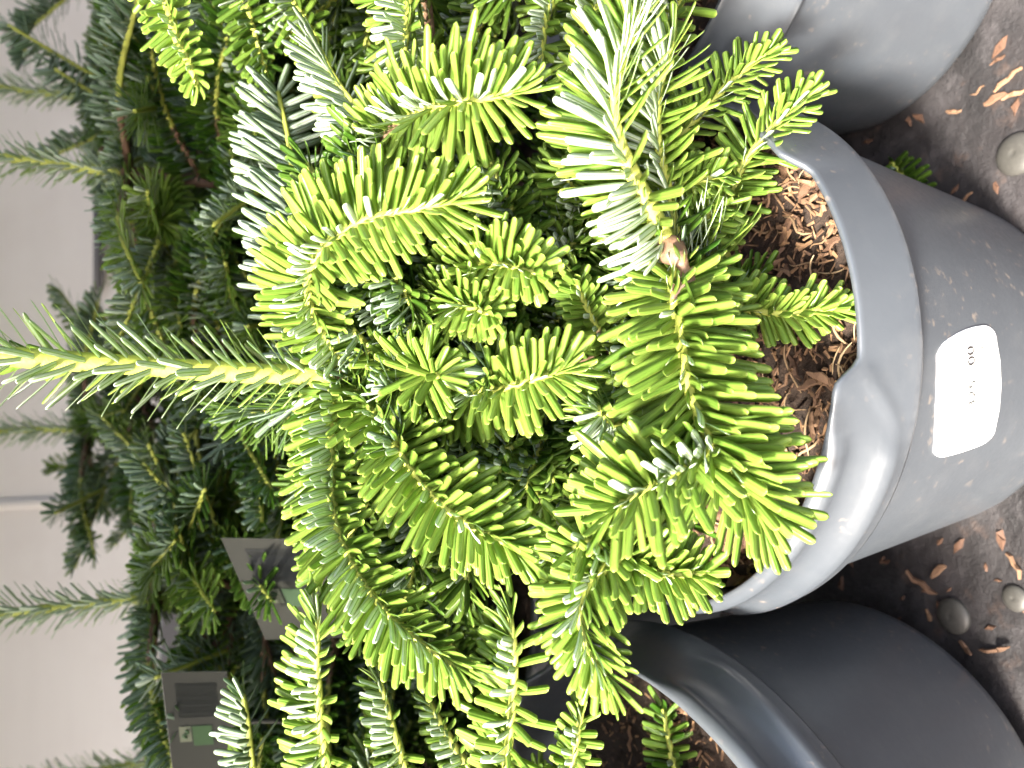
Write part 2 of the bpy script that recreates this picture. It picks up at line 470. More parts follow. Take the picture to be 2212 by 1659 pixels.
def build_needles(P, D, N, L, W, curv, age, nseg):
    """all needles of a twig as arrays -> verts, quads, tris, materials, uv, attrs"""
    s, wd = needle_template(nseg)
    n = len(P); m = len(s)
    B = np.cross(D, N)
    off = curv[:, None] * (s[None] ** 2)                       # bend towards the normal
    fore = 1 - 0.35 * np.abs(curv[:, None]) * s[None] ** 2
    Cn = P[:, None] + L[:, None, None] * ((s[None] * fore)[..., None] * D[:, None] + off[..., None] * N[:, None])
    hw = (0.5 * W[:, None] * wd[None])[..., None]
    th = 0.09
    ring = np.stack([Cn - hw * B[:, None], Cn + hw * th * N[:, None], Cn + hw * B[:, None], Cn - hw * th * 1.4 * N[:, None]], 2)
    tipo = curv
    tip = P + L[:, None] * (((1 - 0.35 * np.abs(curv)))[:, None] * D + tipo[:, None] * N)
    V = np.concatenate([ring.reshape(n, m * 4, 3), tip[:, None]], 1)
    k = m * 4 + 1
    q = []; mt = []
    for i in range(m - 1):
        a = i * 4; b = a + 4
        for x, y, mm in ((0, 1, 0), (1, 2, 0), (2, 3, 1), (3, 0, 1)):
            q.append((a + x, a + y, b + y, b + x)); mt.append(mm)
    e = (m - 1) * 4
    t = [(e + 0, e + 1, k - 1), (e + 1, e + 2, k - 1), (e + 2, e + 3, k - 1), (e + 3, e + 0, k - 1)]
    tm = [0, 0, 1, 1]
    base = (np.arange(n) * k)[:, None, None]
    Q = (np.array(q)[None] + base).reshape(-1, 4); T = (np.array(t)[None] + base).reshape(-1, 3)
    u = np.array([0, 0.5, 1, 0.5]); UV = np.zeros((k, 2))
    UV[:-1, 0] = np.tile(u, m); UV[:-1, 1] = np.repeat(s, 4); UV[-1] = (0.5, 1)
    fm = np.concatenate([np.tile(mt, n), np.tile(tm, n)])
    rnd = np.repeat(rng.random(n), k); ag = np.repeat(age, k)
    return V.reshape(-1, 3), Q, T, fm, np.tile(UV, (n, 1)), dict(rnd=rnd, age=ag)

def needle_obj(name, arr, parent):
    V, Q, T, fm, UV, at_ = arr
    me = mesh(name, V, [Q, T], [MT['top'], MT['bot']], fm, UV, True, at_)
    return link(name, me, parent)

def layout(C, bare, L, W, dens, top, radial, age, old_bare, fa0, seed_ang=None):
    """positions, directions, normals ... of needles along a stem polyline"""
    seg = np.linalg.norm(np.diff(C, axis=0), axis=1); S = np.concatenate([[0], np.cumsum(seg)]); tot = S[-1]
    s0 = bare * tot
    n = max(10, int((tot - s0) * dens))
    s = s0 + (tot - s0) * (np.arange(n) + 0.5 * rng.random(n)) / n
    f = (s - s0) / (tot - s0)
    ag = np.clip(age + 0.10 * rng.normal(size=n), 0, 1)
    if bare > 0.02 and old_bare > 0:
        n2 = int(s0 * dens * old_bare)
        s2 = s0 * (0.25 + 0.75 * rng.random(n2))
        s = np.concatenate([s2, s]); f = np.concatenate([np.full(n2, 0.3), f])
        ag = np.concatenate([np.clip(0.8 + 0.12 * rng.normal(size=n2), 0, 1), ag]); n = len(s)
    P = np.stack([np.interp(s, S, C[:, q]) for q in range(3)], -1)
    Tg = nrm(np.gradient(C, axis=0)); T = nrm(np.stack([np.interp(s, S, Tg[:, q]) for q in range(3)], -1))
    top = np.asarray(top, float)
    U = top - (T * top).sum(-1, keepdims=True) * T
    U = np.where(np.linalg.norm(U, axis=-1, keepdims=True) < 0.05, np.cross(T, [0.8, 0.1, 0.6]), U); U = nrm(U)
    Sd = np.cross(T, U)
    ph = (np.arange(n) * 2.39996 + rng.normal(size=n) * 0.12) % (2 * np.pi) - np.pi
    if not radial: ph = ph * 0.60 + np.sign(ph) * 0.10
    rad = np.cos(ph)[:, None] * U + np.sin(ph)[:, None] * Sd
    fa = fa0 + rng.normal(size=n) * 0.075
    fa = fa * np.interp(f, [0, 0.12, 0.72, 0.93, 1.0], [1.10, 1.0, 1.0, 0.80, 0.35])
    if not radial: fa = fa - 0.12 * np.cos(ph)
    D = nrm(np.cos(fa)[:, None] * T + np.sin(fa)[:, None] * rad + rng.normal(size=(n, 3)) * 0.035)
    N = (0.85 * T if radial else 0.5 * T + 0.9 * U)
    N = N + rng.normal(size=(n, 3)) * 0.10
    N = N - (N * D).sum(-1, keepdims=True) * D; N = nrm(N)
    ln = L * np.interp(f, [0, 0.15, 0.7, 1.0], [0.72, 1.0, 1.0, 0.70]) * (1 + 0.10 * rng.normal(size=n))
    if not radial: ln = ln * (0.66 + 0.34 * np.abs(np.sin(ph)) ** 0.8)
    cv = rng.normal(size=n) * 0.06 + (0.04 if radial else 0.07)
    return P, D, N, np.abs(ln), W * (1 + 0.1 * rng.normal(size=n)), cv, ag

VARS = []
def needle_variants():
    for c in (-0.06, 0.0, 0.05, 0.10, 0.16):
        for a in (0.05, 0.35):
            z = np.zeros((1, 3)); x = np.array([[1.0, 0, 0]]); nn = np.array([[0, 0, 1.0]])
            V, Q, T, fm, UV, at_ = build_needles(z, x, nn, np.ones(1), np.array([0.115]), np.array([c]), np.array([a]), 6)
            me = mesh('needle', V, [Q, T], [MT['top'], MT['bot']], fm, UV, True, at_)
            VARS.append((c, a, me))
needle_variants()

def pixel(P):
    d = P - CAM; z = d @ FWD
    return np.stack([CX - FPX * (d @ UPV) / z, CY - FPX * (d @ RGT) / z], -1), z

class Tree:
    def __init__(s, root, budget, inv=None):
        s.root = root; s.budget = budget; s.cand = []; s.pending = []
        s.inv = np.array(inv if inv is not None else root.matrix_basis.inverted())
    def loc(s, P): return np.asarray(P) @ s.inv[:3, :3].T + s.inv[:3, 3]
    def rot(s, D): return np.asarray(D) @ s.inv[:3, :3].T
    def twig(s, pts, L=0.018, W=0.0021, dens=2100, ls=1.10,  top=None, radial=False, age=0.1, bare=0.0, old_bare=0.6,
             r0=0.0016, r1=0.0009, fa=1.24, nseg=5, name='twig', woody=0.0, single=True, k=8, wood_len=None):
        C = spline(pts, 20)
        if top is None: top = nrm(np.array([0, -0.55, 0.75]))
        t = np.linspace(0, 1, len(C))
        rad = np.interp(t, [0, 1], [r0, r1])
        V, Q, T = tube_data(C, rad, k, lump=0.05)
        wl = bare if wood_len is None else wood_len
        ag = np.where(t < wl - 0.02, 1.0, 0.0) if wl > 0.02 else np.full(len(C), woody)
        agv = np.concatenate([np.repeat(ag, k), [ag[0], ag[-1]]])
        # bud at the end of the shoot
        me = mesh(name, s.loc(V), [Q, T], [MT['stem']], None, None, True, dict(age=agv))
        o = link(name, me, s.root)
        lay = layout(C, bare, L * ls, W * 1.06, dens * 1.16, top, radial, age, old_bare, fa)
        s.pending.append((o, lay, nseg, single))
        return o
    def finish(s):
        # the needles that show largest become objects of their own, the rest of each twig one part
        allc = []
        for ti, (o, lay, nseg, single) in enumerate(s.pending):
            P, D, N, ln, W, cv, ag = lay
            a, za = pixel(P); b, zb = pixel(P + D * ln[:, None])
            size = np.linalg.norm(a - b, axis=-1) * (0.4 + 0.6 * np.abs((N * nrm(P - CAM)).sum(-1)))
            mid = (a + b) / 2
            ok = (mid[:, 0] > 20) & (mid[:, 0] < 2190) & (mid[:, 1] > 20) & (mid[:, 1] < 1640) & single & (za > 0.03)
            # nearer the viewer first
            sc = np.where(ok, size / (1 + 40 * np.maximum(0, za - za.min() - 0.004)), -1)
            for q in np.argsort(-sc)[:14 if len(s.pending) > 18 else 24]:
                if sc[q] > 0: allc.append((sc[q], ti, int(q)))
        allc.sort(reverse=True)
        pick = {}
        for _, ti, q in allc[:s.budget]: pick.setdefault(ti, []).append(q)
        for ti, (o, lay, nseg, single) in enumerate(s.pending):
            P, D, N, ln, W, cv, ag = [np.asarray(x) for x in lay]
            sel = pick.get(ti, [])
            keep = np.ones(len(P), bool); keep[sel] = False
            for q in sel:
                best = min(VARS, key=lambda v: abs(v[0] - cv[q]) + 0.4 * abs(v[1] - ag[q]))
                n_ = link('needle', best[2], o)
                d = s.rot(D[q]); nn = s.rot(N[q]); bb = np.cross(nn, d)
                wsc = W[q] / 0.115
                mm = np.eye(4); mm[:3, 0] = d * ln[q]; mm[:3, 1] = bb * wsc; mm[:3, 2] = nn * ln[q]; mm[:3, 3] = s.loc(P[q])
                n_.matrix_basis = Matrix(mm.tolist())
            arr = build_needles(s.loc(P[keep]), s.rot(D[keep]), s.rot(N[keep]), ln[keep], W[keep], cv[keep], ag[keep], nseg)
            no = needle_obj('needles', arr, o); no['kind'] = 'stuff'

def rotm(e):
    from mathutils import Euler
    return Euler(e).to_matrix()

def potted(name, label, loc, rot=(0, 0, 0), chips=40, straws=10, bias=0.0, seed=0, grp='potted fir trees'):
    r = empty(name, loc, rot); tagit(r, label, 'potted fir', grp)
    po = link('pot', POT, r); so_ = link('soil', SOIL, r)
    if chips: scatter_bits(so_, chips, straws, seed, bias)
    bpy.context.view_layer.update()
    return r, po, so_

# ------------------------------------------------------------------ the main tree
MX, MY = 0.0097, 0.2523
main, mpot, msoil = potted('potted_fir', 'bright green potted fir in the middle, its grey pot bearing a white price sticker', (MX, MY, 0), (0, 0, 0), 290, 90, 0.88, 3)
TM = Tree(main, 300); shreds(msoil, 2600, 1)
def trunk(tree, pts, r0, r1, name='trunk'):
    C = spline(pts, 24); t = np.linspace(0, 1, len(C))
    V, Q, T = tube_data(C, np.interp(t, [0, 1], [r0, r1]), 12, lump=0.07)
    ag = np.ones(len(V))
    return link(name, mesh(name, tree.loc(V), [Q, T], [MT['stem']], None, None, True, dict(age=ag)), tree.root)
WHORL = at(738, 812, 25.0)
TR0 = np.array([MX, MY + 0.004, 0.118])
def trunk_pt(f): return TR0 + (WHORL - TR0) * f + np.array([0.004, -0.004, 0]) * math.sin(math.pi * f)
trunk(TM, [trunk_pt(f) for f in (0, 0.3, 0.6, 0.85, 1.02)], 0.0058, 0.0040)
# leader
TM.twig([WHORL, at(560, 806, 23.9), at(350, 793, 22.9), at(160, 780, 21.9), at(0, 769, 21.2), at(-200, 755, 20.4)], L=0.0165, W=0.0020, dens=1450,
        radial=True, age=0.06, r0=0.0034, r1=0.0027, fa=1.02, name='leader', top=(0.3, -0.8, 0.2), k=10)
UPc = lambda c, w, sx: nrm(-FWD * c + UPV * w + RGT * sx)   # direction given as towards viewer, upwards, sideways
def T(att, pts, c=0.75, w=0.55, sx=0.0, tree=None, **k):
    """att: fraction of trunk height where the limb leaves, or None; pts (px,py,depth cm)"""
    tree = tree or TM
    P = [at(*p) for p in pts]
    k.setdefault('top', UPc(c, w, sx))
    if att is not None:
        a = att if isinstance(att, np.ndarray) else trunk_pt(att)
        la = np.linalg.norm(P[0] - a)
        tang = nrm(P[0] - P[1])
        mid = 0.5 * (a + P[0]) + tang * la * 0.12
        pts3 = [a, mid] + P
        ll = [np.linalg.norm(pts3[i + 1] - pts3[i]) for i in range(len(pts3) - 1)]
        k.setdefault('bare', (ll[0] + ll[1]) / sum(ll))
        k.setdefault('r0', 0.0021)
        P = pts3
    return tree.twig(P, **k)

# upper whorl
T(1.0, [(735, 770, 24.5), (668, 655, 22.8), (690, 545, 21.5), (790, 475, 20.8), (905, 452, 20.4), (1000, 430, 20.3)], 0.9, 0.5, 0.1, L=0.0175, age=0.03, bare=0.05, dens=2300)
T(1.0, [(700, 720, 26), (655, 580, 26), (640, 430, 26.5), (622, 300, 27), (600, 200, 27.5)], -0.85, 0.75, 0.2, L=0.020, age=0.55, bare=0.10, dens=1900)
T(1.0, [(722, 880, 24.3), (716, 1000, 23.6), (722, 1110, 22.8), (760, 1215, 22), (850, 1340, 21.3), (985, 1440, 20.8)], 0.75, 0.65, -0.2, L=0.0155, age=0.17, bare=0.02, dens=2500)
T(1.0, [(700, 850, 26), (640, 880, 27.5), (560, 890, 29), (490, 885, 30)], 0.5, 0.7, -0.5, L=0.017, age=0.75, bare=0.03)
T(0.97, [(790, 870, 23.8), (850, 950, 22.7), (900, 1030, 22), (990, 1120, 21.3), (1110, 1182, 20.9)], 0.85, 0.45, 0.1, L=0.0165, age=0.10, bare=0.08, dens=2300)
T(0.97, [(790, 760, 25.5), (880, 800, 23), (945, 812, 20.6)], 0.8, 0.5, 0.2, L=0.0145, age=0.16, bare=0.1, dens=1500, radial=True, fa=1.25)
# upper right brush and its neighbours
T(0.95, [(820, 330, 24), (880, 258, 22.2), (950, 228, 21.0), (1040, 214, 20.2), (1120, 198, 20.0)], 0.85, 0.35, 0.25, L=0.0185, age=0.0, dens=2500)
T(0.85, [(960, 600, 24), (1030, 572, 22), (1100, 575, 21), (1165, 592, 20.5)], 0.9, 0.3, 0, L=0.0125, age=0.0, dens=3000)
T(0.85, [(930, 660, 24.5), (975, 655, 22.3), (1030, 668, 21.2), (1065, 682, 20.9)], 0.9, 0.3, -0.2, L=0.0105, age=0.0, dens=3200)
T(0.8, [(960, 890, 24.5), (1020, 850, 23), (1100, 835, 22), (1180, 812, 21.3), (1230, 795, 21.2)], 0.8, 0.5, 0.1, L=0.0150, age=0.06, dens=2300)
T(0.75, [(1010, 960, 25.5), (1060, 970, 24.6), (1110, 965, 24.2)], 0.8, 0.3, -0.3, L=0.010, age=0.2, dens=2500)
T(0.7, [(1180, 1080, 25.5), (1140, 1050, 24.3), (1115, 1025, 23.8)], 0.8, 0.4, 0.0, L=0.011, age=0.35, dens=1500, radial=True, fa=1.2)
T(0.6, [(1310, 762, 24), (1285, 700, 23.3), (1258, 645, 23), (1245, 610, 22.8)], 0.85, 0.25, -0.2, L=0.0090, age=0.28, dens=2600)
# the woody knot on the right and the long pale branch that rises from it
KNOT = at(1468, 565, 23.0)
T(0.35, [(1560, 560, 25.5), (1500, 580, 23.6), (1462, 560, 22.6), (1430, 500, 21.8), (1385, 410, 21.0), (1342, 320, 20.4), (1325, 240, 20.2), (1340, 140, 20.0), (1385, 20, 19.8)], 0.30, 0.85, 0.25,
  L=0.0225, age=0.05, dens=2200, r0=0.0042, r1=0.0012, W=0.0024, bare=0.24)
T(KNOT, [(1440, 400, 22.5), (1420, 300, 22.0), (1425, 190, 21.6), (1455, 90, 21.4)], 0.35, 0.8, -0.1, L=0.0165, age=0.08, dens=2200, bare=0.2)
T(KNOT, [(1400, 500, 24.5), (1330, 450, 24.6), (1270, 420, 24.8)], 0.4, 0.8, 0.1, L=0.015, age=0.55, dens=1800, bare=0.1)
T(KNOT, [(1490, 520, 24.0), (1525, 470, 23.8), (1562, 440, 23.6)], 0.9, 0.2, 0, L=0.0105, age=0.10, dens=2300)
T(KNOT, [(1440, 412, 24.0), (1500, 395, 23.6), (1560, 376, 23.4)], 0.9, 0.2, 0, L=0.0088, age=0.04, dens=2500)
T(0.3, [(1430, 335, 25.5), (1478, 285, 25.0), (1560, 195, 24.6), (1632, 132, 24.4), (1668, 112, 24.3)], 0.9, 0.3, 0.0, L=0.0115, age=0.26, dens=1700, r0=0.0018, bare=0.3)
T(0.22, [(1545, 470, 25.5), (1575, 430, 25.0), (1612, 345, 24.4), (1690, 253, 24.0), (1745, 205, 23.8)], 0.9, 0.3, 0.0, L=0.0122, age=0.30, dens=1700, r0=0.0019, bare=0.25)
T(0.3, [(1530, 660, 24.2), (1590, 664, 23.6), (1680, 677, 23.0), (1760, 672, 22.6), (1822, 663, 22.4)], 0.92, 0.25, 0.0, L=0.0112, age=0.10, dens=2000, bare=0.12)
T(0.3, [(1540, 640, 24.4), (1590, 620, 24.2), (1650, 590, 24.2)], 0.9, 0.3, 0, L=0.010, age=0.85, dens=1500)
V, Q, T_ = tube_data(spline([at(1440, 520, 22.0), at(1466, 560, 21.5), at(1485, 600, 21.6), at(1462, 655, 21.9)], 18), 0.0026 + 0.0010 * np.sin(np.linspace(0, 9, len(spline([at(1440, 520, 22.0), at(1466, 560, 21.5), at(1485, 600, 21.6), at(1462, 655, 21.9)], 18)))), 9, lump=0.14)
link('branch_knot', mesh('branch_knot', TM.loc(V), [Q, T_], [MT['stem']], None, None, True, dict(age=np.ones(len(V)))), main)
T(KNOT, [(1490, 620, 22.2), (1515, 680, 22.0), (1545, 735, 22.2)], 0.5, 0.3, 0.5, L=0.0150, age=0.97, dens=1300, bare=0.1)
# lower front cluster
T(KNOT, [(1452, 640, 21.8), (1470, 720, 21.3), (1486, 830, 20.8), (1530, 950, 20.3), (1592, 1035, 20.0), (1652, 1105, 19.9)], 0.8, 0.3, 0.3, L=0.0215, age=0.10, dens=2500, W=0.0025, r0=0.0026, r1=0.0013, bare=0.06)
J2 = at(1540, 965, 20.4)
T(J2, [(1480, 1015, 20.0), (1400, 1055, 19.7), (1320, 1098, 19.6)], 0.6, 0.75, 0.1, L=0.0185, age=0.02, dens=3000, W=0.0024, bare=0.02)
T(0.45, [(1420, 960, 23.5), (1360, 930, 22.3), (1312, 905, 21.4), (1290, 880, 21.0)], 0.55, 0.7, 0.2, L=0.0155, age=0.12, dens=2600)
T(0.45, [(1400, 720, 24), (1385, 800, 23), (1380, 880, 22.6)], 0.5, 0.7, -0.1, L=0.0180, age=0.18, dens=2400)
N2 = at(1352, 1198, 21.0)
T(0.35, [(1420, 1120, 23.5), (1380, 1170, 21.8), (1350, 1200, 20.9), (1290, 1240, 20.5), (1252, 1310, 20.2), (1270, 1400, 20.0), (1310, 1465, 19.9)], 0.7, 0.65, 0.1, L=0.0150, age=0.0, dens=2700, W=0.0022, bare=0.34, r0=0.003)
T(N2, [(1372, 1225, 20.8), (1430, 1238, 20.5), (1490, 1240, 20.3), (1525, 1238, 20.2)], 0.85, 0.4, 0.1, L=0.0115, age=0.0, dens=2800, bare=0.02)
T(N2, [(1310, 1180, 20.8), (1270, 1170, 20.6), (1235, 1185, 20.5)], 0.6, 0.7, 0, L=0.0150, age=0.03, dens=2600, bare=0.02)
# young shoots lower in the crown
yr = np.random.default_rng(14)
for q in range(20):
    px, py = yr.uniform(790, 1420), yr.uniform(330, 1300)
    tip = at(px, py, yr.uniform(24.2, 25.6))
    f = np.clip((1500 - px) / 760 + yr.normal() * 0.12, 0.1, 1.0)
    a = trunk_pt(f)
    d = tip - a
    b = tip - nrm(d + np.array([yr.normal() * 0.02, 0, -0.01])) * yr.uniform(0.025, 0.04)
    TM.twig([b, (b + tip) / 2 + yr.normal(size=3) * 0.002, tip], L=yr.uniform(0.011, 0.0145), age=yr.uniform(0.12, 0.42), dens=1900, top=UPc(0.7, 0.6, yr.normal() * 0.3), single=False, r0=0.0013)
# darker, older side twigs that fill the crown behind
fr = np.random.default_rng(5)
for q in range(110):
    f = fr.uniform(0.15, 1.0); az = fr.uniform(-math.pi, math.pi)
    ln = fr.uniform(0.055, 0.105) * (1.1 - 0.3 * f)
    d = np.array([math.cos(az), math.sin(az), fr.uniform(-0.05, 0.45)])
    a = trunk_pt(f); e = a + d * ln
    e[2] = max(e[2], 0.15)
    pe, z = pixel(e)
    if z < 0.235: 
        e = a + (e - a) * 0.55
        pe, z = pixel(e)
    if pe[0] > 1500 and z < 0.29: continue
    if pe[0] < 640: continue
    m1 = a + (e - a) * 0.55 + np.array([0, 0, -0.006])
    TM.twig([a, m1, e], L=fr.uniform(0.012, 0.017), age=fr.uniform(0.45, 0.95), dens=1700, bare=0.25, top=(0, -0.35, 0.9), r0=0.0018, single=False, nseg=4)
TM.finish()

# price sticker on the pot wall
def pot_pt(deg, h, lift=0.0004):
    r = 0.0715 + (0.0905 - 0.0715) * (h / 0.1095) + lift
    return np.array([r * math.sin(math.radians(deg)), -r * math.cos(math.radians(deg)), h])
SQ = np.array([(1.0, 0.0972), (6.8, 0.0628), (-20.8, 0.0545), (-22.6, 0.0885)])   # corners: top right, bottom right, bottom left, top left
def stk(u, v, lift):                          # u right..left, v top..bottom
    a = SQ[0] * (1 - u) * (1 - v) + SQ[1] * (1 - u) * v + SQ[2] * u * v + SQ[3] * u * (1 - v)
    b = a[1] + 0.0022 * math.sin(math.pi * u) * (1 - v) - 0.0012 * math.sin(math.pi * u) * v
    return pot_pt(a[0] + 1.2 * math.sin(math.pi * v) * (1 - u) - 0.6 * math.sin(math.pi * v) * u, b, lift)
def rounded(n, rx, ry):
    rings = []
    for sc in (1.0, 0.985, 0.8, 0.55, 0.3):
        ring = []
        for cx_, cy_, a0 in ((1 - rx, 1 - ry, 0), (rx, 1 - ry, 90), (rx, ry, 180), (1 - rx, ry, 270)):
            for a in np.linspace(a0, a0 + 90, n):
                ring.append((0.5 + (cx_ + rx * math.cos(math.radians(a)) - 0.5) * sc, 0.5 + (cy_ + ry * math.sin(math.radians(a)) - 0.5) * sc))
        # add mid points on the long sides
        full = []
        for i in range(len(ring)):
            p, q = ring[i], ring[(i + 1) % len(ring)]
            full.append(p)
            for t in (0.25, 0.5, 0.75): full.append((p[0] + (q[0] - p[0]) * t, p[1] + (q[1] - p[1]) * t))
        rings.append(full)
    return rings
rg = rounded(6, 0.085, 0.19)
V = [stk(u, v, -0.0002) for u, v in rg[0]]
for ri, r_ in enumerate(rg): V += [stk(u, v, 0.0004 if ri else 0.0003) for u, v in r_]
k = len(rg[0]); n = len(rg) + 1
V.append(stk(0.5, 0.5, 0.0004))
i = np.arange(n - 1)[:, None] * k; j = np.arange(k)[None]; j2 = (j + 1) % k
Q = np.stack([i + j, i + j2, i + k + j2, i + k + j], -1).reshape(-1, 4)
TT = np.stack([np.full(k, n * k), (n - 1) * k + np.arange(k), (n - 1) * k + (np.arange(k) + 1) % k], -1)
link('price_sticker', mesh('price_sticker', np.array(V), [Q, TT], [MT['paper']]), mpot)

def text_polys(txt):
    cu = bpy.data.curves.new('print', 'FONT'); cu.body = txt; cu.size = 1.0; cu.resolution_u = 3
    o = bpy.data.objects.new('print', cu); COL.objects.link(o)
    dg = bpy.context.evaluated_depsgraph_get(); me = bpy.data.meshes.new_from_object(o.evaluated_get(dg))
    COL.objects.unlink(o); bpy.data.objects.remove(o)
    return me
def print_text(txt, u0, v0, hu, hv, mat, name):
    """lettering wrapped on the sticker: reading direction runs left to right on the pot (u falls)"""
    me = text_polys(txt)
    for v in me.vertices:
        x, y = v.co.x, v.co.y
        v.co = Vector(tuple(stk(u0 - x * hu, v0 - y * hv, 0.0007)))
    me.materials.clear(); me.materials.append(mat)
    me.name = name
    return link(name, me, mpot)
print_text('00', 0.285, 0.56, 0.155, 0.165, MT['ink'], 'printed_digits')
print_text('325', 0.625, 0.56, 0.155, 0.155, MT['greyink'], 'printed_digits')
bars = [(0.085, 0.5), (0.128, 0.35), (0.145, 0.7), (0.205, 0.25), (0.243, 0.6), (0.36, 0.2)]
V = []; Qb = []
for b, wd_ in bars:
    s0 = len(V)
    for u, v in ((b, 0.66), (b + 0.012 * wd_, 0.66), (b + 0.012 * wd_, 0.79), (b, 0.79)): V.append(stk(u + 0.02, v, 0.0007))
    Qb.append((s0, s0 + 1, s0 + 2, s0 + 3))
link('printed_barcode', mesh('printed_barcode', np.array(V), np.array(Qb), [MT['greyink']], smooth=False), mpot)

# ------------------------------------------------------------------ a whole fir grown by rule
def grow(tree, base, top_z, lean=(0, 0), n_low=16, whorl=5, leader=0.14, age=0.75, seed=0, reach=0.11, L=0.017, dens=1150, nseg=3, aim=None, nd_w=0.0021, leader_age=0.10, single=False, zmin=0.16):
    r_ = np.random.default_rng(seed)
    base = np.asarray(base, float); h = top_z - base[2]
    tp = base + np.array([lean[0], lean[1], h])
    P = lambda f: base + (tp - base) * f
    trunk(tree, [P(f) for f in (0, 0.35, 0.7, 1.02)], 0.0055, 0.0036)
    if leader:
        e = tp + np.array([lean[0] * 0.6 + r_.normal() * 0.004, lean[1] * 0.6, leader])
        tree.twig([tp, (tp + e) / 2 + r_.normal(size=3) * 0.002, e], L=L * 0.88, W=0.0019, dens=1700, radial=True, age=leader_age, r0=0.0026, r1=0.0017, fa=1.0, name='leader', nseg=nseg, single=False)
    a0 = r_.uniform(0, 6.28)
    def limb(f, az, ln, rise, ag):
        a = P(f); d = np.array([math.cos(az), math.sin(az), rise]); d /= np.linalg.norm(d)
        e = a + d * ln; e[2] = min(max(e[2], zmin), top_z - 0.010)
        m1 = a + (e - a) * 0.5 + np.array([0, 0, 0.006 * ln / 0.1])
        tree.twig([a, m1, e], L=L * r_.uniform(0.85, 1.1), W=nd_w, dens=dens, bare=0.12, old_bare=1.3, age=ag, top=nrm(np.array([r_.normal() * 0.5, -0.15 + 0.5 * r_.normal(), 0.9])), r0=0.0021, r1=0.0010, nseg=nseg, single=single, wood_len=0.45)
        # side shoots
        for sgn in (-1, 1):
            if r_.random() < 0.85:
                f2 = r_.uniform(0.4, 0.65); b = a + (e - a) * f2 + np.array([0, 0, -0.008 * ln / 0.1])
                az2 = az + sgn * r_.uniform(0.6, 0.95)
                e2 = b + np.array([math.cos(az2), math.sin(az2), rise * 0.7 + 0.35 * r_.normal()]) * ln * r_.uniform(0.35, 0.55); e2[2] = max(e2[2], zmin)
                tree.twig([b, (b + e2) / 2, e2], L=L * r_.uniform(0.8, 1.0), W=nd_w, dens=dens, age=np.clip(ag - 0.1, 0, 1), top=(0, -0.15, 0.9), r0=0.0013, r1=0.0009, nseg=nseg, single=single)
    for q in range(whorl):
        limb(1.0, a0 + q * 2 * math.pi / whorl + r_.normal() * 0.15, reach * r_.uniform(0.75, 1.1), 0.1 + 0.3 * r_.normal(), np.clip(age - 0.15 + 0.1 * r_.normal(), 0, 1))
    for q in range(n_low):
        f = r_.uniform(0.15, 0.92)
        limb(f, r_.uniform(0, 6.28), reach * r_.uniform(0.7, 1.25) * (1.25 - 0.35 * f), 0.12 + 0.38 * r_.normal(), np.clip(age + 0.02 + 0.16 * r_.normal(), 0, 1))

# right neighbour
rp, rpo, rso = potted('potted_fir', 'potted fir in the sunlit grey pot at the top edge of the photo', (0.1954, 0.2737, 0), (0, 0, math.radians(60)), 60, 14, 0.3, 8)
TR = Tree(rp, 120); shreds(rso, 900, 4)
RT0 = np.array([0.1954, 0.276, 0.12]); RT1 = np.array([0.199, 0.272, 0.262])
grow(TR, RT0, 0.262, (0.0035, -0.004), n_low=9, whorl=4, leader=0.12, age=0.55, seed=4, reach=0.075, dens=1700, nseg=4)
rpt = lambda f: RT0 + (RT1 - RT0) * f
T(rpt(0.95), [(890, -90, 24), (884, 0, 23.4), (878, 70, 23), (872, 118, 22.8)], 0.2, 0.9, 0.2, tree=TR, L=0.0175, age=0.15, dens=1900, bare=0.35)
T(rpt(0.9), [(905, 330, 25.5), (800, 262, 25.2), (730, 180, 25), (690, 105, 24.8)], -0.1, 0.95, 0.3, tree=TR, L=0.0190, age=0.05, dens=2300, bare=0.35)
T(rpt(0.8), [(1195, -60, 25), (1180, 40, 24.4), (1168, 130, 24)], 0.3, 0.9, 0.0, tree=TR, L=0.0120, age=0.08, dens=2200, bare=0.35)
T(rpt(0.7), [(1290, -40, 25.5), (1260, 60, 25), (1230, 150, 24.6)], 0.6, 0.8, 0.0, tree=TR, L=0.0150, age=0.12, dens=2200, bare=0.35)
T(rpt(0.6), [(1460, -30, 25.0), (1430, 60, 24.6), (1400, 170, 24.2), (1410, 260, 24.2)], 0.4, 0.8, 0.0, tree=TR, L=0.0165, age=0.08, dens=2200, bare=0.35)
T(rpt(1.0), [(345, -80, 21.6), (362, 10, 21.2), (380, 75, 20.9), (410, 140, 20.6), (428, 185, 20.5)], 0.8, 0.5, 0.0, tree=TR, L=0.0100, W=0.0016, age=0.02, dens=1700, bare=0.3)
T(rpt(1.0), [(525, -60, 28.5), (540, 30, 28.5), (556, 90, 28.5), (578, 160, 28.5)], 0.7, 0.5, 0.0, tree=TR, L=0.0125, age=0.75, dens=1700, bare=0.3)
T(rpt(0.8), [(640, -30, 27.5), (660, 40, 27.2), (690, 90, 27)], 0.3, 0.8, 0.0, tree=TR, L=0.016, age=0.45, dens=1700, bare=0.3)
TR.finish()

